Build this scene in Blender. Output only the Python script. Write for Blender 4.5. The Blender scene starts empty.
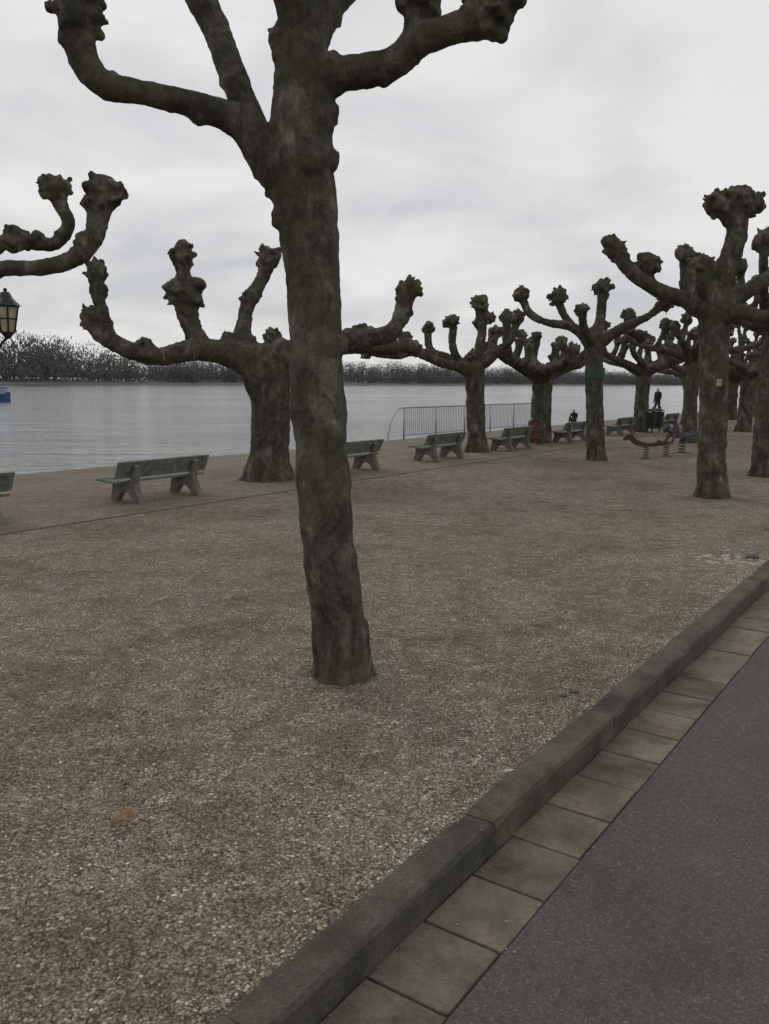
import bpy, bmesh, math, random
from mathutils import Vector, Matrix, noise
random.seed(7)
C=bpy.context; D=bpy.data
col=C.scene.collection
DIR=Vector((.5675,.8234,0)); NRM=Vector((.8234,-.5675,0))
def W(s,o,z=0): return DIR*s+NRM*o+Vector((0,0,z))
def gz(o):
    if o>-10: return 0.0
    return -0.45*min(1,(-10-o)/6.8)
ANG=math.atan2(DIR.y,DIR.x)

# ------------------------------------------------------------ materials
def newmat(name):
    m=D.materials.new(name); m.use_nodes=True; nt=m.node_tree
    return m,nt,nt.nodes['Principled BSDF']
def N(nt,t,**k):
    n=nt.nodes.new(t)
    for a,b in k.items():
        if a.startswith('i_'): n.inputs[a[2:].replace('_',' ')].default_value=b
        else: setattr(n,a,b)
    return n
def L(nt,a,b): nt.links.new(a,b)
def ramp(nt,src,stops,interp='LINEAR'):
    r=nt.nodes.new('ShaderNodeValToRGB'); r.color_ramp.interpolation=interp
    e=r.color_ramp.elements
    while len(e)<len(stops): e.new(.5)
    for i,(p,c) in enumerate(stops):
        e[i].position=p; e[i].color=(c[0],c[1],c[2],1) if not isinstance(c,(int,float)) else (c,c,c,1)
    L(nt,src,r.inputs[0]); return r.outputs[0]
def noi(nt,vec,scale,detail=4,rough=.55,dist=0):
    n=nt.nodes.new('ShaderNodeTexNoise'); n.inputs['Scale'].default_value=scale; n.inputs['Detail'].default_value=detail
    n.inputs['Roughness'].default_value=rough; n.inputs['Distortion'].default_value=dist
    L(nt,vec,n.inputs['Vector']); return n.outputs[0]
def vor(nt,vec,scale,feature='F1'):
    n=nt.nodes.new('ShaderNodeTexVoronoi'); n.feature=feature; n.inputs['Scale'].default_value=scale
    L(nt,vec,n.inputs['Vector']); return n
def mix(nt,f,a,b,mode='MIX'):
    n=nt.nodes.new('ShaderNodeMix'); n.data_type='RGBA'; n.blend_type=mode
    for v,i in ((f,0),(a,6),(b,7)):
        if hasattr(v,'links'): L(nt,v,n.inputs[i])
        elif i==0: n.inputs[0].default_value=v
        else: n.inputs[i].default_value=(v[0],v[1],v[2],1)
    return n.outputs[2]
def bump(nt,h,strength,dist,prev=None):
    n=nt.nodes.new('ShaderNodeBump'); n.inputs['Strength'].default_value=strength; n.inputs['Distance'].default_value=dist
    L(nt,h,n.inputs['Height'])
    if prev is not None: L(nt,prev,n.inputs['Normal'])
    return n.outputs[0]
def objco(nt):
    return nt.nodes.new('ShaderNodeTexCoord').outputs['Object']
def simple(name,color,rough=.6,metal=0,var=.25,scale=8,bmp=.2):
    m,nt,b=newmat(name); v=objco(nt)
    n=noi(nt,v,scale,5)
    c=ramp(nt,n,[(.3,[x*(1-var) for x in color]),(.7,[min(1,x*(1+var)) for x in color])])
    L(nt,c,b.inputs['Base Color']); b.inputs['Roughness'].default_value=rough; b.inputs['Metallic'].default_value=metal
    if bmp: L(nt,bump(nt,noi(nt,v,scale*6,4),bmp,.01),b.inputs['Normal'])
    return m

def gravel_mat(name,dark,mid,light,spk,patch=1.0):
    m,nt,b=newmat(name); v=objco(nt)
    vo=vor(nt,v,88); vo2=vor(nt,v,170)
    sep=nt.nodes.new('ShaderNodeSeparateColor'); L(nt,vo.outputs['Color'],sep.inputs[0])
    sep2=nt.nodes.new('ShaderNodeSeparateColor'); L(nt,vo2.outputs['Color'],sep2.inputs[0])
    c1=ramp(nt,sep.outputs[0],[(0,dark),(.3,mid),(.65,light),(.88,light),(.97,spk)],'LINEAR')
    c2=ramp(nt,sep2.outputs[1],[(0,dark),(.5,mid),(1,light)])
    msk=ramp(nt,noi(nt,v,9,4,.65),[(.42,0),(.60,1)])
    c=mix(nt,msk,c2,c1)
    cr=ramp(nt,vo.outputs['Distance'],[(.25,1.08),(.75,.32)])
    c=mix(nt,.85,c,cr,'MULTIPLY')
    p=ramp(nt,noi(nt,v,.45,5,.62,.5),[(.32,(.74,.68,.60)),(.5,(1.0,.97,.93)),(.7,(1.2,1.18,1.14))])
    c=mix(nt,.85*patch,c,p,'MULTIPLY')
    p2=ramp(nt,noi(nt,v,2.4,7,.76,.2),[(.33,(.58,.50,.42)),(.52,(1,.99,.97)),(.75,(1.15,1.15,1.14))])
    c=mix(nt,.75*patch,c,p2,'MULTIPLY')
    L(nt,c,b.inputs['Base Color']); b.inputs['Roughness'].default_value=.92
    b.inputs['Specular IOR Level'].default_value=.2
    inv=ramp(nt,vo.outputs['Distance'],[(0,1),(.8,0)])
    n1=bump(nt,inv,.9,.010)
    n2=bump(nt,noi(nt,v,5,3),.45,.035,n1)
    L(nt,n2,b.inputs['Normal']); return m
M_gravel=gravel_mat("gravel",(.085,.070,.052),(.258,.220,.169),(.445,.395,.315),(.78,.74,.67))
M_path=gravel_mat("fine_gravel",(.16,.135,.106),(.28,.243,.190),(.39,.347,.281),(.6,.56,.5),.8)

def bark():
    m,nt,b=newmat("bark"); v=objco(nt)
    mp=nt.nodes.new('ShaderNodeMapping'); mp.inputs['Scale'].default_value=(1,1,.6); L(nt,v,mp.inputs[0])
    n=noi(nt,mp.outputs[0],5.5,7,.68,.5)
    c=ramp(nt,n,[(.32,(.036,.032,.025)),(.47,(.072,.064,.050)),(.56,(.108,.097,.077)),(.68,(.20,.185,.152))])
    w1=noi(nt,mp.outputs[0],19,5,.6,.8)
    pl=ramp(nt,w1,[(.40,.55),(.46,1.0),(.58,1.0),(.63,1.45)])
    c=mix(nt,.75,c,pl,'MULTIPLY')
    f=ramp(nt,noi(nt,v,90,3,.7),[(.3,.6),(.7,1.35)])
    c=mix(nt,.8,c,f,'MULTIPLY')
    al=ramp(nt,noi(nt,v,1.9,5,.65),[(.47,0),(.65,.6)])
    c=mix(nt,al,c,(.064,.066,.032))
    L(nt,c,b.inputs['Base Color']); b.inputs['Roughness'].default_value=.92; b.inputs['Specular IOR Level'].default_value=.15
    mp2=nt.nodes.new('ShaderNodeMapping'); mp2.inputs['Scale'].default_value=(1,1,2.2); L(nt,v,mp2.inputs[0])
    h1=bump(nt,noi(nt,mp2.outputs[0],26,5,.7,.3),.5,.010)
    h2=bump(nt,w1,.5,.016,h1)
    L(nt,h2,b.inputs['Normal']); return m
M_bark=bark()

def stone(name,a,bc,scale=60,moss=.0):
    m,nt,b=newmat(name); v=objco(nt)
    g=noi(nt,v,scale*3,3,.7)
    c=ramp(nt,g,[(.3,a),(.7,bc)])
    p=ramp(nt,noi(nt,v,2.6,6,.68,.4),[(.33,.42),(.5,.92),(.72,1.3)])
    c=mix(nt,.95,c,p,'MULTIPLY')
    oi=nt.nodes.new('ShaderNodeNewGeometry')
    rp=ramp(nt,oi.outputs['Random Per Island'],[(0,(.82,.82,.80)),(.5,(1,.98,.95)),(1,(1.12,1.07,1.0))])
    c=mix(nt,.9,c,rp,'MULTIPLY')
    if moss:
        mk=ramp(nt,noi(nt,v,5,6,.72),[(.47,0),(.62,moss)])
        c=mix(nt,mk,c,(.055,.050,.034))
    sp=vor(nt,v,110); spk=ramp(nt,sp.outputs['Distance'],[(.12,.45),(.3,1)])
    c=mix(nt,.5,c,spk,'MULTIPLY')
    L(nt,c,b.inputs['Base Color']); b.inputs['Roughness'].default_value=.88; b.inputs['Specular IOR Level'].default_value=.2
    L(nt,bump(nt,noi(nt,v,scale,6,.75),.8,.009,bump(nt,g,.5,.003)),b.inputs['Normal']); return m
M_kerb=stone("kerb_granite",(.072,.066,.055),(.155,.143,.119),40,.6)
M_slab=stone("gutter_concrete",(.135,.120,.097),(.235,.212,.172),50,.4)
def asphalt():
    m,nt,b=newmat("asphalt"); v=objco(nt)
    vo=vor(nt,v,170); sp=nt.nodes.new('ShaderNodeSeparateColor'); L(nt,vo.outputs['Color'],sp.inputs[0])
    c=ramp(nt,sp.outputs[0],[(0,(.068,.062,.057)),(.5,(.093,.086,.079)),(.9,(.112,.104,.096)),(.985,(.17,.16,.15))])
    p=ramp(nt,noi(nt,v,1.1,6,.65,.3),[(.3,.80),(.55,1),(.75,1.16)])
    c=mix(nt,.9,c,p,'MULTIPLY'); 
    L(nt,c,b.inputs['Base Color'])
    b.inputs['Roughness'].default_value=.88; b.inputs['Specular IOR Level'].default_value=.2
    L(nt,bump(nt,vo.outputs['Distance'],.4,.003,bump(nt,noi(nt,v,3,3),.2,.025)),b.inputs['Normal']); return m
M_asph=asphalt()
def water():
    m,nt,b=newmat("river_water"); v=objco(nt)
    b.inputs['Base Color'].default_value=(.085,.10,.105,1); b.inputs['Roughness'].default_value=.1; b.inputs['IOR'].default_value=1.333
    mp=nt.nodes.new('ShaderNodeMapping'); mp.inputs['Scale'].default_value=(.55,1.5,1); mp.inputs['Rotation'].default_value=(0,0,.35); L(nt,v,mp.inputs[0])
    a=noi(nt,mp.outputs[0],1.7,4,.6,.6)
    c=noi(nt,mp.outputs[0],.16,3,.55,.5)
    gate=ramp(nt,noi(nt,v,.03,3,.5),[(.35,.3),(.65,1)])
    ml=N(nt,'ShaderNodeMath',operation='MULTIPLY'); L(nt,a,ml.inputs[0]); L(nt,gate,ml.inputs[1])
    L(nt,bump(nt,ml.outputs[0],.75,.18,bump(nt,c,.5,.45)),b.inputs['Normal']); return m
M_water=water()
M_wood=simple("bench_wood",(.145,.16,.13),.8,0,.45,9,.4)
M_conc=simple("bench_concrete",(.16,.15,.125),.9,0,.35,9,.5)
M_steel=simple("galvanised_steel",(.33,.35,.37),.5,.5,.15,10,0)
M_iron=simple("black_iron",(.02,.022,.02),.5,.3,.2,10,0)
M_glass=simple("amber_glass",(.42,.37,.24),.25,0,.25,9,0)
M_dist=simple("haze_tinted_twigs",(.142,.136,.142),.95,0,.25,.05,0)  # pale grey: distance haze is painted into the twig colour
M_bank=simple("far_bank_soil",(.12,.115,.108),.95,0,.3,.05,0)

# ------------------------------------------------------------ mesh helpers
def mesh_obj(name,verts,faces,mats,parent=None,smooth=False,loc=None):
    me=D.meshes.new(name); me.from_pydata([tuple(v) for v in verts],[],faces); me.update()
    for m in (mats if isinstance(mats,(list,tuple)) else [mats]): me.materials.append(m)
    if smooth: me.shade_smooth()
    o=D.objects.new(name,me); col.objects.link(o)
    if loc is not None: o.location=loc
    if parent: o.parent=parent
    return o
def bm_obj(name,bm,mats,parent=None,smooth=False,loc=None,rotz=0):
    me=D.meshes.new(name); bm.to_mesh(me); bm.free()
    for m in (mats if isinstance(mats,(list,tuple)) else [mats]): me.materials.append(m)
    if smooth: me.shade_smooth()
    o=D.objects.new(name,me); col.objects.link(o)
    if loc is not None: o.location=loc
    o.rotation_euler[2]=rotz
    if parent: o.parent=parent
    return o
def empty(name,loc,rotz=0,sc=1):
    o=D.objects.new(name,None); col.objects.link(o); o.location=loc; o.rotation_euler[2]=rotz; o.empty_display_size=.2; o.scale=(sc,sc,sc)
    return o
def box(bm,cx,cy,cz,sx,sy,sz,rot=None,bev=0):
    mat=Matrix.Translation((cx,cy,cz))
    if rot is not None: mat=mat@rot
    mat=mat@Matrix.Diagonal((sx,sy,sz,1))
    r=bmesh.ops.create_cube(bm,size=1,matrix=mat)
    if bev:
        es=list({e for v in r['verts'] for e in v.link_edges})
        bmesh.ops.bevel(bm,geom=es,offset=bev,segments=2,affect='EDGES',profile=.6)
def cr(p0,p1,p2,p3,t):
    return 0.5*((2*p1)+(p2-p0)*t+(2*p0-5*p1+4*p2-p3)*t*t+(3*p1-p0-3*p2+p3)*t**3)
def tube(bm,pts,sub=6,seg=12,wob=0.0,rnd=random):
    P=[Vector((p[0],p[1],p[2],p[3])) for p in pts]
    Q=[P[0]*2-P[1]]+P+[P[-1]*2-P[-2]]
    S=[]
    for i in range(len(P)-1):
        for k in range(sub): S.append(cr(Q[i],Q[i+1],Q[i+2],Q[i+3],k/sub))
    S.append(P[-1])
    rings=[]; up=Vector((.13,.97,.2)).normalized()
    for i,s in enumerate(S):
        a=Vector(S[max(0,i-1)][:3]); b=Vector(S[min(len(S)-1,i+1)][:3]); t=(b-a).normalized()
        x=(up-t*up.dot(t)); 
        if x.length<.05: x=Vector((1,0,0))-t*t.x
        x.normalize(); up=x; y=t.cross(x)
        r=max(.004,s[3])*(1+wob*rnd.uniform(-1,1))
        rings.append([bm.verts.new(Vector(s[:3])+(x*math.cos(j*2*math.pi/seg)+y*math.sin(j*2*math.pi/seg))*r) for j in range(seg)])
    for i in range(len(rings)-1):
        for j in range(seg):
            bm.faces.new((rings[i][j],rings[i][(j+1)%seg],rings[i+1][(j+1)%seg],rings[i+1][j]))
    bm.faces.new(rings[0][::-1]); bm.faces.new(rings[-1])
def ball(bm,c,r,sub=2):
    bmesh.ops.create_icosphere(bm,subdivisions=sub,radius=r,matrix=Matrix.Translation(c))
def knob(bm,c,r,rnd,n=26):
    c=Vector(c); r*=1.03
    ball(bm,c,r*.70)
    for i in range(4):
        d=Vector((rnd.gauss(0,1),rnd.gauss(0,1),rnd.gauss(.2,.8))).normalized(); ball(bm,c+d*r*.42,r*rnd.uniform(.45,.6),2)
    for i in range(n):
        d=Vector((rnd.gauss(0,1),rnd.gauss(0,1),rnd.gauss(.15,1))).normalized()
        ball(bm,c+d*r*rnd.uniform(.66,.98),r*rnd.uniform(.11,.27),1)
    for i in range(4):
        d=Vector((rnd.gauss(0,1),rnd.gauss(0,1),rnd.gauss(.4,.9))).normalized()
        p=c+d*r*.6; q=c+d*r*rnd.uniform(1.0,1.2)
        tube(bm,[(*p,r*.12),(*q,r*.09)],2,6)
def finish_tree(name,bm,base,voxel,bigs=.035,fine=.018):
    me=D.meshes.new("tmp"); bm.to_mesh(me); bm.free()
    o=D.objects.new(name,me); col.objects.link(o)
    r=o.modifiers.new("r",'REMESH'); r.mode='VOXEL'; r.voxel_size=voxel; r.use_smooth_shade=True
    for nm,sc,st in (("a",.22,bigs),("b",.05,fine)):
        t=D.textures.get("cl_"+nm) or D.textures.new("cl_"+nm,'CLOUDS'); t.noise_scale=sc; t.noise_depth=2
        d=o.modifiers.new(nm,'DISPLACE'); d.texture=t; d.strength=st; d.mid_level=.5
    C.view_layer.update()
    me2=D.meshes.new_from_object(o.evaluated_get(C.evaluated_depsgraph_get()))
    o.modifiers.clear(); o.data=me2; me2.name=name; D.meshes.remove(me)
    me2.materials.clear(); me2.materials.append(M_bark); me2.shade_smooth()
    o.location=base
    return o
def tree(base,branches,knobs,voxel,seed,knots=3,**k):
    rnd=random.Random(seed); bm=bmesh.new()
    for bi,(br) in enumerate(branches):
        pts=[(p[0]/100,p[1],p[2]/100,p[3]/100) for p in br]
        tube(bm,pts,4,12,.035,rnd)
        for i in range(1,len(pts)):
            if pts[i][2]>1.9:
                a=Vector(pts[i-1]); b=Vector(pts[i])
                for q in range(knots):
                    t=rnd.random(); p=a.lerp(b,t); d=Vector((rnd.gauss(0,1),rnd.gauss(0,1),rnd.gauss(0,1))).normalized()
                    rr=p[3]*rnd.uniform(.4,.72)
                    ball(bm,Vector(p[:3])+d*p[3]*rnd.uniform(.5,.8),min(rr,.085),1)
    for kx,dy,kz,kr in knobs: knob(bm,(kx/100,dy,kz/100),kr/100,rnd)
    p0=branches[0][1] if branches[0][0][2]<0 else branches[0][0]
    for i in range(9):
        a=i*.7+rnd.uniform(-.2,.2); r=p0[3]/100*rnd.uniform(.85,1.12)
        tube(bm,[(p0[0]/100+math.cos(a)*r*.45,math.sin(a)*r*.45,.30,r*.45),(p0[0]/100+math.cos(a)*r*.72,math.sin(a)*r*.72,.06,r*.40),(p0[0]/100+math.cos(a)*r*1.05,math.sin(a)*r*1.05,-.08,r*.34)],3,8)
    return finish_tree("plane_tree",bm,base,voxel,**k)

# ------------------------------------------------------------ measured trees: (x cm, depth m, z cm, radius cm)
tree((-.22,4.49,0),[
 [(0,0,-9,18),(0,0,2,16.5),(-3,0,31,15.3),(-7,0,65,14.7),(-10,0,97,14.6),(-12,0,129,14.6),(-14,0,160,14.6),(-15,0,191,14.2),(-16,0,216,14.6),(-19,0,243,16),(-22,0,267,17.5),(-21,0,288,16),(-20,0,305,14.5),(-20,0,321,12.5),(-16,.05,334,11.5),(-8,.1,348,10),(5,.2,369,9),(15,.3,394,8),(12,.3,413,8)],
 [(-22,0,253,13),(-36,-.05,268,11),(-46,-.1,281,9),(-56,-.15,286,7.5),(-74,-.2,290,6.5),(-94,-.25,293,5.8),(-108,-.3,294,6.2),(-117,-.3,302,6.5),(-121,-.3,314,7),(-122,-.3,324,8)],
 [(-27,0,257,11),(-42,.1,277,9.5),(-50,.15,295,8),(-59,.2,318,7.5),(-69,.3,342,7.5),(-78,.3,359,8),(-90,.35,382,9),(-96,.4,403,9)],
 [(-18,0,307,11),(1,-.05,309,8.5),(23,-.1,311,7.5),(37,-.15,320,7.2),(53,-.2,324,7.2),(69,-.2,328,9)],
 [(30,-.1,316,7),(35,-.1,325,6.5),(36,-.1,336,7)],
 [(-22,0,312,11),(-28,0,322,8),(-30,0,328,8)],
 [(-20,0,330,10),(-14,.35,362,8),(-4,.75,385,8),(2,.95,400,8)],
 [(-20,0,325,10),(-30,-.2,360,8),(-34,-.45,385,8)]],
 [(-120,-.3,325,13),(-118,-.3,334,12),(12,.3,418,17),(-97,.4,408,17),(69,-.2,330,14),(75,-.2,339,12),(35,-.1,339,11),(40,-.1,335,8),(-31,0,326,7.5),(-30,-.02,318,6),(2,.95,405,15),(-34,-.45,392,15)],
 .012,1,4,bigs=.020,fine=.013)
tree((-1.89,13.70,0),[
 [(-3,0,-20,46),(0,0,8,36),(4,0,65,31),(5,0,129,33),(-3,0,173,38),(-17,0,199,35)],
 [(-17,0,188,32),(-67,-.2,203,20),(-110,-.5,204,16),(-148,-.8,193,14),(-187,-1,202,13),(-219,-1.1,219,13),(-240,-1.1,247,14)],
 [(-212,-1.1,213,11),(-218,-1.2,250,10),(-224,-1.2,278,10),(-225,-1.2,310,12)],
 [(-91,-.3,202,16),(-111,-.2,236,14),(-124,-.2,281,18),(-124,-.2,319,12),(-125,-.2,347,15)],
 [(-36,.1,199,21),(-42,.3,240,13),(-31,.4,288,12),(-13,.5,320,11),(-3,.5,352,15)],
 [(2,0,192,29),(70,-.1,211,16),(133,-.2,226,14),(188,-.3,229,14),(211,-.3,256,13),(221,-.3,295,14)],
 [(0,.2,189,25),(47,.6,206,17),(129,.9,218,14),(188,1,216,13),(227,1,221,12)],
 [(0,0,190,22),(10,1,215,15),(0,1.9,225,12),(-15,2.1,240,11)]],
 [(-240,-1.1,247,19),(-225,-1.2,313,18),(-222,-1.2,285,12),(-125,-.2,286,26),(-125,-.2,350,22),(-142,-.2,296,16),(-107,-.2,282,15),(-100,-.2,305,12),(-1,.5,355,21),(-33,.4,290,15),(-60,-.1,222,14),(-170,-.9,205,16),(222,-.3,298,21),(215,-.3,262,15),(-1,0,199,25),(150,-.2,232,16),(234,1,218,16),(-18,2.1,240,18)],
 .026,2,4,bigs=.06,fine=.035)
tree((4.69,12.08,0),[
 [(-2,0,-13,30),(-1,0,10,22.5),(-4,0,53,20),(-6,0,110,19.5),(-9,0,179,19.5),(-13,0,234,20),(-17,0,275,22),(-9,0,302,18),(3,0,329,15),(9,0,362,14),(5,0,397,16)],
 [(-20,0,259,18),(-59,-.1,274,12),(-104,-.2,287,10),(-140,-.3,308,9),(-161,-.3,334,11)],
 [(-80,0,282,9),(-94,.3,299,8),(-102,.3,321,9)],
 [(-24,0,268,14),(-39,-.2,293,11),(-39,-.2,319,11)],
 [(-9,0,264,16),(35,.2,288,12),(75,.3,311,11),(117,.4,338,10),(132,.4,369,12)],
 [(-11,0,251,16),(12,-.3,257,10),(31,-.6,247,9),(53,-.8,262,9),(64,-.8,287,11)],
 [(-14,0,265,16),(-10,.7,285,11),(5,1.3,300,10),(8,1.5,330,10)]],
 [(5,0,398,27),(-20,0,404,19),(31,.1,404,19),(5,0,410,20),(5,0,378,17),(-164,-.3,336,19),(-171,-.3,345,12),(-102,.3,324,19),(-38,-.2,318,16),(131,.4,373,23),(63,-.8,293,18),(8,1.5,336,18)],
 .022,3,bigs=.04,fine=.025)
tree((4.42,17.84,0),[
 [(1,0,-13,26),(0,0,11,20),(-4,0,84,18.5),(-10,0,166,18.5),(-13,0,237,20),(-12,0,258,20)],
 [(-13,0,237,16),(-60,0,273,10),(-113,-.2,280,8),(-150,-.2,297,8),(-168,-.2,328,9)],
 [(-49,.2,268,8),(-73,.3,302,8),(-85,.3,332,9)],
 [(-9,0,248,14),(3,.2,299,10),(3,.2,346,10)],
 [(-11,0,237,16),(43,0,272,10),(86,-.1,292,8),(116,-.2,317,9)],
 [(-13,0,237,13),(-46,-.5,264,9),(-59,-.8,297,9)],
 [(-9,0,237,13),(39,.6,263,10),(89,1.2,275,9),(125,1.5,260,9)]],
 [(-170,-.2,334,19),(-85,.3,336,22),(3,.2,354,23),(122,-.2,323,20),(-59,-.8,301,16),(127,1.5,264,18)],
 .026,4,bigs=.04,fine=.025)
tree((2.10,19.63,0),[
 [(3,0,-12,30),(2,0,9,23),(-2,0,74,21),(-6,0,153,22),(-10,0,198,25)],
 [(-9,0,182,21),(-64,0,209,14),(-134,-.2,225,10),(-190,-.3,218,10),(-241,-.3,224,10)],
 [(-75,.1,209,9),(-109,.3,236,9),(-114,.3,277,9)],
 [(-37,0,196,12),(-60,-.2,235,9),(-61,-.2,288,9)],
 [(-5,0,198,14),(9,.2,266,11),(3,.2,326,11)],
 [(4,0,198,16),(49,0,232,10),(72,-.2,258,9),(82,-.2,293,9)],
 [(-9,0,187,14),(-92,-.8,202,10),(-159,-1.2,230,9),(-172,-1.3,246,9)],
 [(-5,0,191,14),(36,.8,230,10),(51,1,273,9)]],
 [(-255,-.3,224,19),(-225,-.3,232,12),(-114,.3,282,17),(-61,-.2,294,19),(-70,0,290,14),(1,.2,335,23),(24,.2,304,17),(0,.2,290,14),(84,-.2,302,20),(-170,-1.3,251,17),(54,1,278,18),(-10,0,215,20)],
 .028,5,4,bigs=.05,fine=.03)
tree((-6.30,9.00,0),[
 [(0,0,-15,42),(0,0,10,34),(5,0,80,28),(8,0,150,30),(10,0,195,32)],
 [(10,0,185,28),(80,0,195,19),(140,0,205,15),(167,0,215,13),(201,0,247,10),(233,0,270,8.5),(274,0,272,8),(307,0,280,9),(329,0,298,9.5),(336,0,325,12),(342,0,347,14)],
 [(120,0,205,13),(165,.3,242,10),(199,.3,281,8),(232,.3,304,7.5),(258,.3,301,7),(280,.3,301,7),(294,.3,320,7.5),(287,.3,340,7.5),(281,.3,360,10)],
 [(0,0,190,24),(-80,.2,215,15),(-150,.3,230,12),(-185,.3,300,12)],
 [(5,0,190,24),(-20,1,220,14),(-40,1.8,240,12),(-30,2,300,12)],
 [(5,0,190,24),(30,-1,215,14),(20,-1.7,230,12),(40,-1.9,290,12)]],
 [(342,0,346,20),(352,0,346,14),(331,0,336,13),(334,0,318,13),(322,0,298,12),(281,.3,354,15),(275,.3,362,11),(290,.3,357,12),(238,.3,304,15),(262,.3,303,10),(-185,.3,308,20),(-30,2,306,20),(40,-1.9,298,20)],
 .02,6,4,bigs=.035,fine=.022)

# ------------------------------------------------------------ further pollards of the avenue
def pollard(seed,base,th=215,tr=22,spread=1.9,top=310,voxel=.034):
    r=random.Random(seed); br=[[(0,0,-15,tr*1.4),(0,0,8,tr*1.1),(r.uniform(-4,4),0,th*.5,tr*.95),(r.uniform(-6,6),0,th-20,tr),(0,0,th,tr*1.1)]]; kn=[(0,0,th+4,tr*1.0)]
    n=r.choice([7,8,8]); a0=r.uniform(0,6)
    for i in range(n):
        a=a0+i*2*math.pi/n+r.uniform(-.3,.3); ln=spread*r.uniform(.5,1.15); dz=r.uniform(-5,35)
        ca,sa=math.cos(a),math.sin(a); bend=r.uniform(-.25,.25)
        f=lambda t,z,rad,ja=0:(100*(ca*ln*t-sa*bend*t*t)+ja,sa*ln*t+ca*bend*t*t,z,rad)
        zt=top+r.uniform(-45,45)
        p=[f(0,th-15,tr*.75),f(.35,th+8+dz*.4,tr*.5,r.uniform(-8,8)),f(.7,th+15+dz,tr*.42,r.uniform(-10,10)),f(.95,th+35+dz,tr*.38),f(1.03,zt-25,tr*.38,r.uniform(-6,6)),f(1.0,zt,tr*.45)]
        br.append(p); q=f(1.0,zt+4,1); kn.append((q[0],q[1],q[2],r.uniform(16,23)))
        if r.random()<.5: q=f(.97,th+40+dz,1); kn.append((q[0],q[1],q[2],r.uniform(11,15)))
        if r.random()<.65:
            z2=th+dz+r.uniform(45,85); tt=r.uniform(.4,.65)
            br.append([f(tt+.08,th+15+dz*.8,tr*.4),f(tt+.02,z2-25,tr*.34,6),f(tt,z2,tr*.38,8)])
            q=f(tt,z2+4,1,8); kn.append((q[0],q[1],q[2],r.uniform(13,18)))
    return tree(base,br,kn,voxel,seed,bigs=.05,fine=.03)
protos=[]
protos.append(pollard(11,(4.15,22.78,0),185,28,2.1,275))
protos.append(pollard(12,(8.49,28.4,0),205,24,2.0,300))
q=W(16.1,-3.0); protos.append(pollard(13,(q.x,q.y,0),265,19,1.6,370))
q=W(24,-6.4); protos.append(pollard(14,(q.x,q.y,0),235,20,1.8,345))
q=W(34.5,-9.3); protos.append(pollard(15,(q.x,q.y,0),195,25,2.1,295))
def inst(src,s,o,rz,sc):
    ob=D.objects.new("plane_tree",src.data); col.objects.link(ob); p=W(s,o); ob.location=(p.x,p.y,gz(o)); ob.rotation_euler[2]=rz; ob.scale=(sc,sc,sc*random.uniform(.95,1.05))
k=0
for s in (41,47.5,54,61,68,75,82,90,98,106):
    inst(protos[(0,1,4)[k%3]],s,-9.3+random.uniform(-.2,.2),random.uniform(0,6.3),random.uniform(.95,1.08)); k+=1
for s in (31,38,45,52,59,67,75,84,93,102):
    inst(protos[(3,1,2)[k%3]],s,-6.4+random.uniform(-.2,.2),random.uniform(0,6.3),random.uniform(.92,1.05)); k+=1
for s in (25,34,43,52,61,70,80,90,100):
    inst(protos[(2,3)[k%2]],s,-3.0,random.uniform(0,6.3),random.uniform(.95,1.05)); k+=1

# ------------------------------------------------------------ ground sheet
def strip(name,prof,s0,s1,mat,ns=1,smooth=False):
    vs=[];fs=[]; n=len(prof)
    ss=[s0+(s1-s0)*i/ns for i in range(ns+1)]
    for s in ss:
        for o,z in prof: vs.append(W(s,o,z))
    for i in range(ns):
        for j in range(n-1): 
            a=i*n+j; fs.append((a,a+n,a+n+1,a+1))
    return mesh_obj(name,vs,fs,mat,smooth=smooth)
strip("ground",[(-1500,-4),(-22,-3.0),(-17.6,-1.6),(-16.95,-.55),(-16.8,-.45),(-10,0),(-1.425,0),(-1.415,-.135),(1500,-.135)],-200,3000,M_gravel)
strip("promenade_path",[(-16.75,-.445),(-10,.004),(-8.17,.004)],-100,600,M_path)
strip("river_water",[(-1500,-1.4),(-17.2,-1.4)],-800,3200,M_water)
strip("road",[(-1.02,-.104),(6.5,-.06)],-60,800,M_asph)
bm=bmesh.new(); box(bm,40,0,.0,200,.018,.024); bm_obj("path_edging",bm,simple("edging",(.15,.125,.10),.9),loc=W(0,-8.15,0),rotz=ANG)
# kerb stones: worn edges
bm=bmesh.new(); r=random.Random(3); s=1.37-1.25*5
while s<90:
    ln=1.25
    nseg=10; ring=[]
    prof=[(-.072,-.12),(-.072,-.006),(-.060,.009),(-.03,.012),(.045,.011),(.066,.002),(.074,-.02),(.076,-.12)]
    dz=r.uniform(-.003,.003)
    for i in range(nseg+1):
        x=s+.002+(ln-.004)*i/nseg; e=.006 if i in (0,nseg) else 0
        ring.append([bm.verts.new((x,y*(1-e)+ (r.uniform(-.0035,.0035) if 0<j<7 else 0),z-e+dz+r.uniform(-.003,.003))) for j,(y,z) in enumerate(prof)])
    for i in range(nseg):
        for j in range(7): bm.faces.new((ring[i][j],ring[i+1][j],ring[i+1][j+1],ring[i][j+1]))
    bm.faces.new(ring[0]); bm.faces.new(ring[-1][::-1])
    s+=ln
bmesh.ops.recalc_face_normals(bm,faces=bm.faces)
bm_obj("kerb",bm,M_kerb,loc=W(0,-1.372,0),rotz=ANG)
bm=bmesh.new(); s=1.81-.315*12
while s<70:
    box(bm,s+.1575,r.uniform(-.003,.003),-.13+r.uniform(-.004,.002),.305,.270,.06,Matrix.Rotation(r.uniform(-.008,.008),4,'Z')@Matrix.Rotation(r.uniform(-.010,.010),4,'Y'),.005); s+=.315
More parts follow.
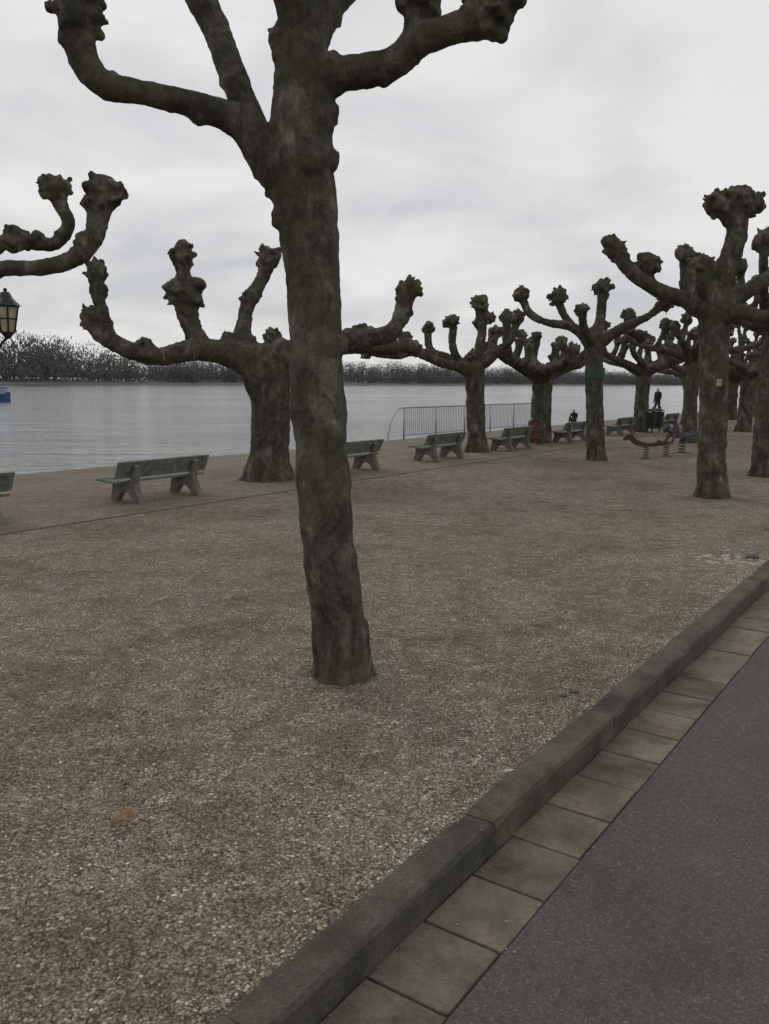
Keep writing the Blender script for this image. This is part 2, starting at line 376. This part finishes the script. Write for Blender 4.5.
bm_obj("gutter_pavement",bm,M_slab,loc=W(0,-1.162,0),rotz=ANG)
strip("gutter_bed",[(-1.30,-.110),(-1.02,-.110)],-60,300,simple("dark_soil",(.045,.038,.028),.95,0,.4,30,.5))

# ------------------------------------------------------------ loose pebbles (one mesh)
def pebbles(name,n,region,rmin,rmax,stops,seed):
    r=random.Random(seed); vs=[];fs=[]
    for i in range(n):
        x,y,z=region(r)
        a=r.uniform(0,6.28); q=rmin+(rmax-rmin)*r.random()**2; sx=q*r.uniform(.8,1.4); sy=q*r.uniform(.7,1.1); sz=q*r.uniform(.4,.8)
        ca,sa=math.cos(a),math.sin(a); b=len(vs)
        for (px,py,pz) in ((1,0,.1),(.35,.9,-.1),(-.8,.6,.1),(-.9,-.5,-.1),(.3,-.95,.1),(.2,.25,1),(-.25,-.2,.9)):
            px*=sx*r.uniform(.8,1.1); py*=sy*r.uniform(.8,1.1)
            vs.append((x+px*ca-py*sa,y+px*sa+py*ca,z+pz*sz))
        for f in ((0,1,5),(1,2,5),(2,6,5),(2,3,6),(3,4,6),(4,0,5),(4,5,6)): fs.append(tuple(b+k for k in f))
    m,nt,bs=newmat(name+"_stone"); g=nt.nodes.new('ShaderNodeNewGeometry')
    c=ramp(nt,g.outputs['Random Per Island'],stops); v=objco(nt)
    pp=ramp(nt,noi(nt,v,.45,5,.62,.5),[(.32,(.74,.68,.60)),(.5,(1.0,.97,.93)),(.7,(1.15,1.13,1.1))])
    p2=ramp(nt,noi(nt,v,2.4,7,.76,.2),[(.33,(.62,.54,.46)),(.52,(1,.99,.97)),(.75,(1.1,1.1,1.09))])
    L(nt,mix(nt,.75,mix(nt,.85,c,pp,'MULTIPLY'),p2,'MULTIPLY'),bs.inputs['Base Color']); bs.inputs['Roughness'].default_value=.85; bs.inputs['Specular IOR Level'].default_value=.2
    return mesh_obj(name,vs,fs,m)
def reg(r):
    while True:
        if r.random()<.10:
            s=r.uniform(.5,11); p=W(s,-1.445-abs(r.gauss(0,.05)),0); return p.x,p.y,.001
        y=1.2+9*r.random()**1.6; x=r.uniform(-.52,.5)*(y+.8)
        if noise.noise(Vector((x*1.3,y*1.3,0)))+r.uniform(-.5,.5)<-.12: continue
        if x*NRM.x+y*NRM.y<-1.445 and (x+.22)**2+(y-4.49)**2>.03: return x,y,0.0
pebbles("loose_gravel",54000,reg,.0022,.0078,[(0,(.09,.074,.056)),(.3,(.2,.17,.132)),(.65,(.36,.318,.255)),(.9,(.50,.455,.385)),(1,(.78,.75,.69))],5)
def reg2(r):
    s=r.uniform(0,12); o=r.choice([-1.41+r.gauss(0,.02),-1.375+r.gauss(0,.04),-1.29+abs(r.gauss(0,.02)),-1.29+abs(r.gauss(0,.03)),-1.02+r.gauss(0,.04),r.uniform(-1.3,1)])
    z=.012 if o<-1.305 else -.0985
    p=W(s,o,z); return p
pebbles("road_grit",1800,reg2,.0015,.0055,[(0,(.1,.08,.06)),(1,(.4,.36,.3))],6)

# ------------------------------------------------------------ fallen leaf
def leaf(loc,rz,size,colr,wd=.7):
    vs=[];fs=[]; n=9
    for i in range(n):
        t=i/(n-1); w=math.sin(math.pi*min(1,t*.96+.02))**.7*.34*(1+.15*math.sin(i*2.4))
        for j in (-1,-.5,0,.5,1):
            vs.append(((t-.5)*size,j*w*size*wd,size*(.1+abs(j)**1.5*.32*(1-.4*t)+.14*math.sin(t*3))))
    for i in range(n-1):
        for j in range(4): a=i*5+j; fs.append((a,a+5,a+6,a+1))
    o=mesh_obj("dead_leaf",vs,fs,simple("dry_leaf",colr,.7,0,.4,40,.4),smooth=True,loc=loc); o.rotation_euler=(.35,.0,rz)
leaf((-.945,2.87,.002),1.0,.105,(.40,.25,.12),.62)
for i in range(14):
    y=random.uniform(3,9); x=random.uniform(-.4,.2)*y
    if x*NRM.x+y*NRM.y<-1.7: leaf((x,y,.002),random.uniform(0,6),random.uniform(.02,.038),(.13,.095,.06))
bm=bmesh.new()
for i in range(40):
    a=random.uniform(0,6.3); rr=random.random()**.5
    bmesh.ops.create_icosphere(bm,subdivisions=2,radius=1,matrix=Matrix.Translation((3.18+.3*rr*math.cos(a),7.66+.25*rr*math.sin(a),-.002))@Matrix.Diagonal((random.uniform(.012,.05),random.uniform(.012,.045),.008,1)))
bm_obj("pale_sand_spill",bm,simple("pale_sand",(.40,.37,.31),.95,0,.2,40,.6),smooth=True)
bm=bmesh.new()
for (x,y,q) in ((3.42,7.75,.05),(1.0,4.25,.022),(.93,4.2,.016)):
    bmesh.ops.create_icosphere(bm,subdivisions=2,radius=q,matrix=Matrix.Translation((x,y,q*.4))@Matrix.Diagonal((1.3,.9,.6,1)))
bm_obj("stray_stones",bm,simple("stone_grey",(.13,.12,.11),.9,0,.3,30,.5))

# ------------------------------------------------------------ benches
def prism(bm,poly,x0,x1):
    a=[bm.verts.new((x0,y,z)) for y,z in poly]; b=[bm.verts.new((x1,y,z)) for y,z in poly]; n=len(poly)
    for i in range(n): bm.faces.new((a[i],a[(i+1)%n],b[(i+1)%n],b[i]))
    bm.faces.new(a[::-1]); bm.faces.new(b)
    return a+b
LEG=[(-.30,0),(-.14,0),(-.10,.07),(-.03,.15),(.08,.18),(.19,.15),(.26,.06),(.28,0),(.42,0),(.41,.09),(.36,.2),(.36,.30),(.42,.335),(.0,.315),(-.06,.34),(-.17,.60),(-.225,.58),(-.14,.32),(-.17,.2),(-.25,.09)]
def bench(s,o=-9.0,leng=1.85,sc=.84):
    e=empty("park_bench",W(s,o,gz(o)),ANG,sc)
    for i,x in enumerate((-.60,.60)):
        bm=bmesh.new(); prism(bm,LEG,x-.055,x+.055)
        bmesh.ops.bevel(bm,geom=[ed for ed in bm.edges if abs(ed.verts[0].co.x-ed.verts[1].co.x)<1e-5],offset=.008,segments=1,affect='EDGES')
        bm_obj("leg_%d"%(i+1),bm,M_conc,e)
    bm=bmesh.new()
    for y,z,t in ((.37,.357,-.06),(.255,.347,-.03),(.14,.34,0),(.03,.338,.05)):
        box(bm,0,y,z,leng,.10,.036,Matrix.Rotation(t,4,'X'),.006)
    bm_obj("seat",bm,M_wood,e)
    bm=bmesh.new(); 
    for k,t in enumerate((.10,.195,.29)):
        y=-.035-t*.42*1.0; z=.335+t*.93
        box(bm,0,y+.022,z+.01,leng,.034,.092,Matrix.Rotation(.40,4,'X'),.006)
    bm_obj("backrest",bm,M_wood,e)
for s in (4.72,7.70,12.05,15.15,18.5,22.1,26.1,31,37,44,51): bench(s)

# ------------------------------------------------------------ railing at the bank
e=empty("steel_railing",W(25.4,-16.7,-.45),ANG)
Lf=11.0
def rod(bm,a,b,r,seg=8): tube(bm,[(*a,r),(*b,r)],1,seg)
bm=bmesh.new(); rod(bm,(0,0,1.12),(Lf,0,1.12),.028); rod(bm,(0,0,.14),(Lf,0,.14),.02); bm_obj("rails",bm,M_steel,e,True)
bm=bmesh.new()
for i in range(6): rod(bm,(i*Lf/5,0,-.05),(i*Lf/5,0,1.12),.03)
bm_obj("posts",bm,M_steel,e,True)
bm=bmesh.new()
x=.12
while x<Lf: rod(bm,(x,0,.14),(x,0,1.12),.012,5); x+=.13
bm_obj("bars",bm,M_steel,e)
bm=bmesh.new(); tube(bm,[(0,0,1.1,.025),(-.35,0,1.08,.025),(-.7,.0,.8,.025),(-.95,0,.35,.025),(-1.0,0,-.1,.025)],6,8); bm_obj("curved_handrail",bm,M_steel,e,True)

# ------------------------------------------------------------ lamp
lp=Vector((-7.40,15.0,gz(-14))); e=empty("street_lamp",lp)
bm=bmesh.new(); tube(bm,[(0,0,-.1,.12),(0,0,.15,.12),(0,0,.35,.08),(0,0,.5,.055),(0,0,2.6,.045),(0,0,3.1,.04),(0,0,3.4,.02)],3,12)
ball(bm,(0,0,.5),.085); ball(bm,(0,0,3.42),.06)
bm_obj("post",bm,M_iron,e,True)
for sd in (-1,1):
    bm=bmesh.new(); tube(bm,[(0,0,2.35,.028),(sd*.3,0,2.25,.025),(sd*.62,0,2.35,.024),(sd*.83,0,2.55,.024)],6,8); tube(bm,[(0,0,2.75,.015),(sd*.25,0,2.6,.015),(sd*.45,0,2.33,.015)],5,6)
    bm_obj("arm",bm,M_iron,e,True)
    cx=sd*.85; zb=2.62
    bm=bmesh.new(); bmesh.ops.create_cone(bm,cap_ends=True,segments=6,radius1=.12,radius2=.2,depth=.42,matrix=Matrix.Translation((cx,0,zb+.24))); bm_obj("lantern_glass",bm,M_glass,e)
    bm=bmesh.new()
    for k in range(6):
        a=k*math.pi/3; rod(bm,(cx+.124*math.cos(a),.124*math.sin(a),zb+.02),(cx+.206*math.cos(a),.206*math.sin(a),zb+.46),.016,5)
    for rr,z in ((.13,zb+.02),(.175,zb+.25),(.21,zb+.455)):
        bmesh.ops.create_cone(bm,cap_ends=True,segments=6,radius1=rr,radius2=rr,depth=.026,matrix=Matrix.Translation((cx,0,z)))
    bmesh.ops.create_cone(bm,cap_ends=True,segments=6,radius1=.25,radius2=.10,depth=.15,matrix=Matrix.Translation((cx,0,zb+.545)))
    bmesh.ops.create_cone(bm,cap_ends=True,segments=6,radius1=.11,radius2=.07,depth=.09,matrix=Matrix.Translation((cx,0,zb+.66)))
    ball(bm,(cx,0,zb+.74),.035); bmesh.ops.create_cone(bm,cap_ends=True,segments=8,radius1=.03,radius2=.12,depth=.1,matrix=Matrix.Translation((cx,0,zb-.04)))
    bm_obj("lantern_frame",bm,M_iron,e)

# ------------------------------------------------------------ boat
e=empty("motor_boat",(-52.4,109,-1.4),.12)
vs=[];fs=[]; n=12
for i in range(n):
    t=i/(n-1); x=-4.5+9*t; w=1.25*(1-max(0,(t-.7)/.3)**2.2)+.02; zt=.95+.55*max(0,t-.4)**1.3; 
    vs+=[(x,-w,zt),(x,-w*.75,-.2),(x,w*.75,-.2),(x,w,zt)]
for i in range(n-1):
    a=i*4
    for j in range(3): fs.append((a+j,a+4+j,a+5+j,a+1+j))
    fs.append((a+3,a+7,a+4,a))
fs.append((0,1,2,3))
mesh_obj("hull",vs,fs,simple("blue_paint",(.03,.08,.20),.4,0,.15,1,0),e)
bm=bmesh.new(); box(bm,1.2,0,1.35,5.6,1.7,.9,None,.12); box(bm,1.2,0,1.85,5.9,1.9,.08,None,.02); box(bm,-3.3,0,1.1,1.6,1.9,.25,None,.05)
bm_obj("cabin",bm,simple("grey_blue_paint",(.25,.30,.38),.4,0,.05,1,0),e)
bm=bmesh.new()
for x in (-1,.3,1.6,2.9): box(bm,x,0,1.5,.8,1.73,.32,None,.03)
bm_obj("windows",bm,M_iron,e)

# ------------------------------------------------------------ people
def person(loc,rz,joints,edges,rad,cut,colors,name="person",sc=1):
    me=D.meshes.new("p"); me.from_pydata(joints,edges,[]); me.update()
    o=D.objects.new(name,me); col.objects.link(o)
    sk=o.modifiers.new("s",'SKIN'); sk.use_smooth_shade=True
    for i,r_ in enumerate(rad): me.skin_vertices[0].data[i].radius=(r_,r_*.85)
    me.skin_vertices[0].data[0].use_root=True
    ss=o.modifiers.new("u",'SUBSURF'); ss.levels=2; ss.render_levels=2
    C.view_layer.update(); m2=D.meshes.new_from_object(o.evaluated_get(C.evaluated_depsgraph_get()))
    o.modifiers.clear(); o.data=m2; m2.materials.clear()
    for c_ in colors: m2.materials.append(c_)
    for p in m2.polygons: p.material_index=cut(p.center); p.use_smooth=True
    o.location=loc; o.rotation_euler[2]=rz; o.scale=(sc,sc,sc); return o
M_coat=simple("dark_coat",(.018,.018,.022),.9); M_jean=simple("dark_trousers",(.03,.032,.045),.9); M_skin=simple("skin",(.42,.27,.2),.6,0,.08,6,0); M_hair=simple("hair",(.03,.02,.014),.8)
J=[(0,0,.92),(0,.01,1.1),(0,.0,1.3),(0,0,1.42),(0,.01,1.50),(0,.03,1.58),(0,.035,1.67),
 (.17,0,1.4),(.23,-.05,1.13),(.22,.05,.9),(.215,.075,.82),(-.17,0,1.4),(-.23,.05,1.14),(-.21,.18,.94),(-.205,.22,.87),
 (.095,0,.88),(.10,.13,.48),(.10,.05,.09),(.10,.2,.04),(-.095,0,.88),(-.10,-.02,.48),(-.10,-.2,.1),(-.10,-.06,.04),
 (.235,.11,.84),(-.18,.25,.87)]
E=[(0,1),(1,2),(2,3),(3,4),(4,5),(5,6),(3,7),(7,8),(8,9),(9,10),(3,11),(11,12),(12,13),(13,14),(0,15),(15,16),(16,17),(17,18),(0,19),(19,20),(20,21),(21,22),(10,23),(14,24)]
Rr=[.15,.14,.165,.12,.055,.085,.09,.075,.055,.04,.032,.075,.055,.04,.032,.1,.07,.05,.04,.1,.07,.05,.04,.012,.012]
def cut(c):
    if c.z>1.64 or (c.z>1.55 and c.y<0): return 3
    if c.z>1.49: return 2
    if abs(c.x)>.17 and c.z<.88 and c.z>.75: return 2
    if c.z>.8: return 0
    return 1
person(W(49.2,-15.0,gz(-15.0)),2.2,J,E,Rr,cut,[M_coat,M_jean,M_skin,M_hair])
Js=[(0,0,.12),(0,-.02,.3),(0,.0,.48),(0,.02,.6),(0,.05,.68),(0,.08,.76),(0,.09,.84),
 (.17,.02,.58),(.22,.12,.36),(.14,.3,.36),(.1,.36,.37),(-.17,.02,.58),(-.22,.12,.36),(-.14,.3,.36),(-.1,.36,.37),
 (.1,.02,.11),(.12,.36,.42),(.12,.44,.06),(.12,.56,.03),(-.1,.02,.11),(-.12,.36,.42),(-.12,.44,.06),(-.12,.56,.03),(.08,.4,.38),(-.08,.4,.38)]
def cut2(c):
    if c.z>.82 or (c.z>.74 and c.y<.05): return 3
    if c.z>.67: return 2
    if c.y>.16: return 1
    return 0
person(W(40.6,-16.5,gz(-16.5)),ANG+1.57,Js,E,Rr,cut2,[M_coat,M_jean,M_skin,M_hair],sc=.85)

# ------------------------------------------------------------ spring riders
M_spr=simple("green_spring",(.04,.08,.055),.5,0,.2,4,0); M_red=simple("red_paint",(.13,.04,.035),.55,0,.2,4,0); M_brn=simple("rider_wood",(.075,.042,.028),.7,0,.3,6,.2); M_blue=simple("blue_panel",(.035,.045,.06),.6,0,.3,4,0)
def rider(loc,rz,ms,mb,sc=.70):
    e=empty("spring_rider",loc,rz,sc)
    bm=bmesh.new(); pts=[(.09*math.cos(i*.7),.09*math.sin(i*.7),.02+i*.0085,.014) for i in range(42)]; tube(bm,pts,1,6)
    box(bm,0,0,.012,.3,.3,.02); bm_obj("spring",bm,ms,e,True)
    body=[(-.62,.46),(-.5,.42),(-.2,.38),(.18,.38),(.36,.43),(.50,.56),(.66,.54),(.70,.60),(.56,.72),(.44,.72),(.30,.56),(.1,.50),(-.12,.48),(-.36,.52),(-.60,.56)]
    for x in (-.1,.1):
        bm=bmesh.new(); prism(bm,body,x-.018,x+.018); bm_obj("side_panel",bm,mb,e)
    bm=bmesh.new(); box(bm,0,-.05,.47,.24,.34,.04,None,.01); rod(bm,(-.22,.28,.62),(.22,.28,.62),.016); rod(bm,(-.2,.05,.40),(.2,.05,.40),.016); bm_obj("seat_and_handles",bm,M_red,e)
rider((5.62,18.3,0),1.2,M_spr,M_brn)
rider((6.25,18.9,0),-.6,M_red,M_brn)
rider((6.95,19.9,0),2.2,M_spr,M_blue,.9)
def bin_(s,o,c,sc=.85):
    e=empty("litter_bin",W(s,o,gz(o)),ANG,sc)
    bm=bmesh.new(); bmesh.ops.create_cone(bm,cap_ends=True,segments=20,radius1=.19,radius2=.24,depth=.6,matrix=Matrix.Translation((0,0,.5)))
    for z in (.25,.5,.75): bmesh.ops.create_cone(bm,cap_ends=True,segments=20,radius1=.25,radius2=.25,depth=.03,matrix=Matrix.Translation((0,0,z)))
    bm_obj("basket",bm,c,e); bm=bmesh.new(); rod(bm,(.3,0,-.05),(.3,0,1.0),.03); box(bm,.27,0,.7,.1,.05,.05); bm_obj("post",bm,M_iron,e)
    bm=bmesh.new(); bmesh.ops.create_cone(bm,cap_ends=True,segments=20,radius1=.27,radius2=.1,depth=.1,matrix=Matrix.Translation((0,0,.88))); bm_obj("lid",bm,M_iron,e)
bin_(27.5,-8.6,M_iron); bin_(28.3,-8.6,M_iron); bin_(20.3,-9.3,simple("rust_brown",(.11,.058,.033),.8),.75)
bm=bmesh.new(); bmesh.ops.create_cone(bm,cap_ends=False,segments=20,radius1=.205,radius2=.205,depth=.22); o=bm_obj("tree_band",bm,simple("green_band",(.035,.065,.045),.7),loc=(4.33,17.84,1.80),smooth=True)
bm=bmesh.new(); box(bm,0,0,0,.08,.01,.10,None,.003); bm_obj("tree_tag",bm,simple("tag",(.30,.27,.16),.5),loc=(4.60,11.865,1.62))

# ------------------------------------------------------------ far bank & tree line
strip("far_bank",[(-1500,1.5),(-392,.2),(-384,-.6),(-378,-1.6)],-800,3200,M_bank)
def treeline(name,n,posf,hf,seed,q=110,low=.10,fat=1.0):
    r=random.Random(seed); vs=[];fs=[]
    for i in range(n):
        b=posf(r); h=hf(r,b); wd=h*r.uniform(.28,.46)
        k=len(vs); t=.25
        vs+= [b+Vector((-t,0,0)),b+Vector((t,0,0)),b+Vector((.05,0,h*.8)),b+Vector((-.05,0,h*.8))]; fs.append((k,k+1,k+2,k+3))
        for j in range(q):
            u=r.random()**1.15; zz=h*(low+(.95-low)*u); rw=wd*math.sqrt(max(.02,1-((u-.4)/.62)**2))
            a=r.uniform(0,6.28); rr=rw*r.random()**.5
            c=b+Vector((rr*math.cos(a),rr*math.sin(a),zz))
            out=Vector((math.cos(a)*.8*rr/wd,math.sin(a)*.8*rr/wd,1)).normalized(); ln=h*r.uniform(.03,.075); wv=Vector((r.uniform(-1,1),r.uniform(-1,1),r.uniform(-.6,.6))).normalized()*h*fat*(r.uniform(.02,.055)*(1-u)+r.uniform(.004,.012))
            k=len(vs); vs+=[c-wv,c+wv,c+out*ln+wv*.4,c+out*ln*1.05-wv*.5]; fs.append((k,k+1,k+2,k+3))
    return mesh_obj(name,vs,fs,M_dist)
def pf(r):
    s=60+1900*r.random()**1.3; return W(s,-390-45*r.random(),0)
def hf(r,b):
    s=b.x*DIR.x+b.y*DIR.y
    base=17+4*noise.noise(Vector((s*.012,0,0)))+5*noise.noise(Vector((s*.05,3,0)))
    if s<300: base+=5
    return max(7,base*r.uniform(.7,1.08))
treeline("distant_trees",1700,pf,hf,21,120)
def pf2(r):
    s=60+2300*r.random()**1.2; return W(s,-388-8*r.random(),-.5)
treeline("riverside_scrub",1100,pf2,lambda r,b:r.uniform(6,11),22,50,.0,1.8)
def pf3(r): return W(r.uniform(150,230),r.uniform(-14,40),0)
treeline("park_trees",110,pf3,lambda r,b:r.uniform(5,10),23,160)

# ------------------------------------------------------------ world / light
w=D.worlds.new("World"); C.scene.world=w; w.use_nodes=True; nt=w.node_tree
bg=nt.nodes['Background']; out=nt.nodes['World Output']
sky=nt.nodes.new('ShaderNodeTexSky'); sky.sky_type='NISHITA'; sky.sun_disc=False; sky.sun_elevation=math.radians(40); sky.sun_rotation=math.radians(-35)
L(nt,sky.outputs[0],bg.inputs[0]); bg.inputs[1].default_value=.08
tc=nt.nodes.new('ShaderNodeTexCoord'); sx=nt.nodes.new('ShaderNodeSeparateXYZ'); L(nt,tc.outputs['Generated'],sx.inputs[0])
ad=N(nt,'ShaderNodeMath',operation='ADD'); L(nt,sx.outputs[2],ad.inputs[0]); ad.inputs[1].default_value=.22
mx=N(nt,'ShaderNodeMath',operation='MAXIMUM'); L(nt,ad.outputs[0],mx.inputs[0]); mx.inputs[1].default_value=.1
dv=N(nt,'ShaderNodeVectorMath',operation='DIVIDE'); L(nt,tc.outputs['Generated'],dv.inputs[0]); L(nt,mx.outputs[0],dv.inputs[1])
n1=noi(nt,dv.outputs[0],1.7,7,.5,.4); n2=noi(nt,dv.outputs[0],.6,3,.5)
am=N(nt,'ShaderNodeMath',operation='MULTIPLY_ADD'); L(nt,n2,am.inputs[0]); am.inputs[1].default_value=.6; 
L(nt,n1,am.inputs[2])
cl=ramp(nt,am.outputs[0],[(.64,(.57,.58,.60)),(.79,(.69,.69,.70)),(.94,(.82,.81,.805))])
b2=nt.nodes.new('ShaderNodeBackground'); L(nt,cl,b2.inputs[0]); b2.inputs[1].default_value=1.0
ms=nt.nodes.new('ShaderNodeMixShader'); ms.inputs[0].default_value=.94; L(nt,bg.outputs[0],ms.inputs[1]); L(nt,b2.outputs[0],ms.inputs[2]); L(nt,ms.outputs[0],out.inputs[0])
sl=D.lights.new("sun",'SUN'); sl.energy=.55; sl.angle=math.radians(25); sl.color=(1,.95,.88); so=D.objects.new("sun",sl); col.objects.link(so)
dvec=Vector((-.45,.62,.64)); so.rotation_euler=dvec.to_track_quat('Z','Y').to_euler()

# ------------------------------------------------------------ camera
cam=D.cameras.new("camera"); co=D.objects.new("camera",cam); col.objects.link(co); co.location=(0,0,1.6)
R=Matrix.Rotation(math.radians(90-8.75),3,'X')@Matrix.Rotation(math.radians(0.5),3,'Z'); co.rotation_euler=R.to_euler()
cam.sensor_fit='VERTICAL'; cam.sensor_height=24; cam.lens=24*850/1024; cam.clip_end=6000; cam.clip_start=.05
C.scene.camera=co
vs_=C.scene.view_settings; vs_.view_transform='Standard'; vs_.look='None'; vs_.exposure=0
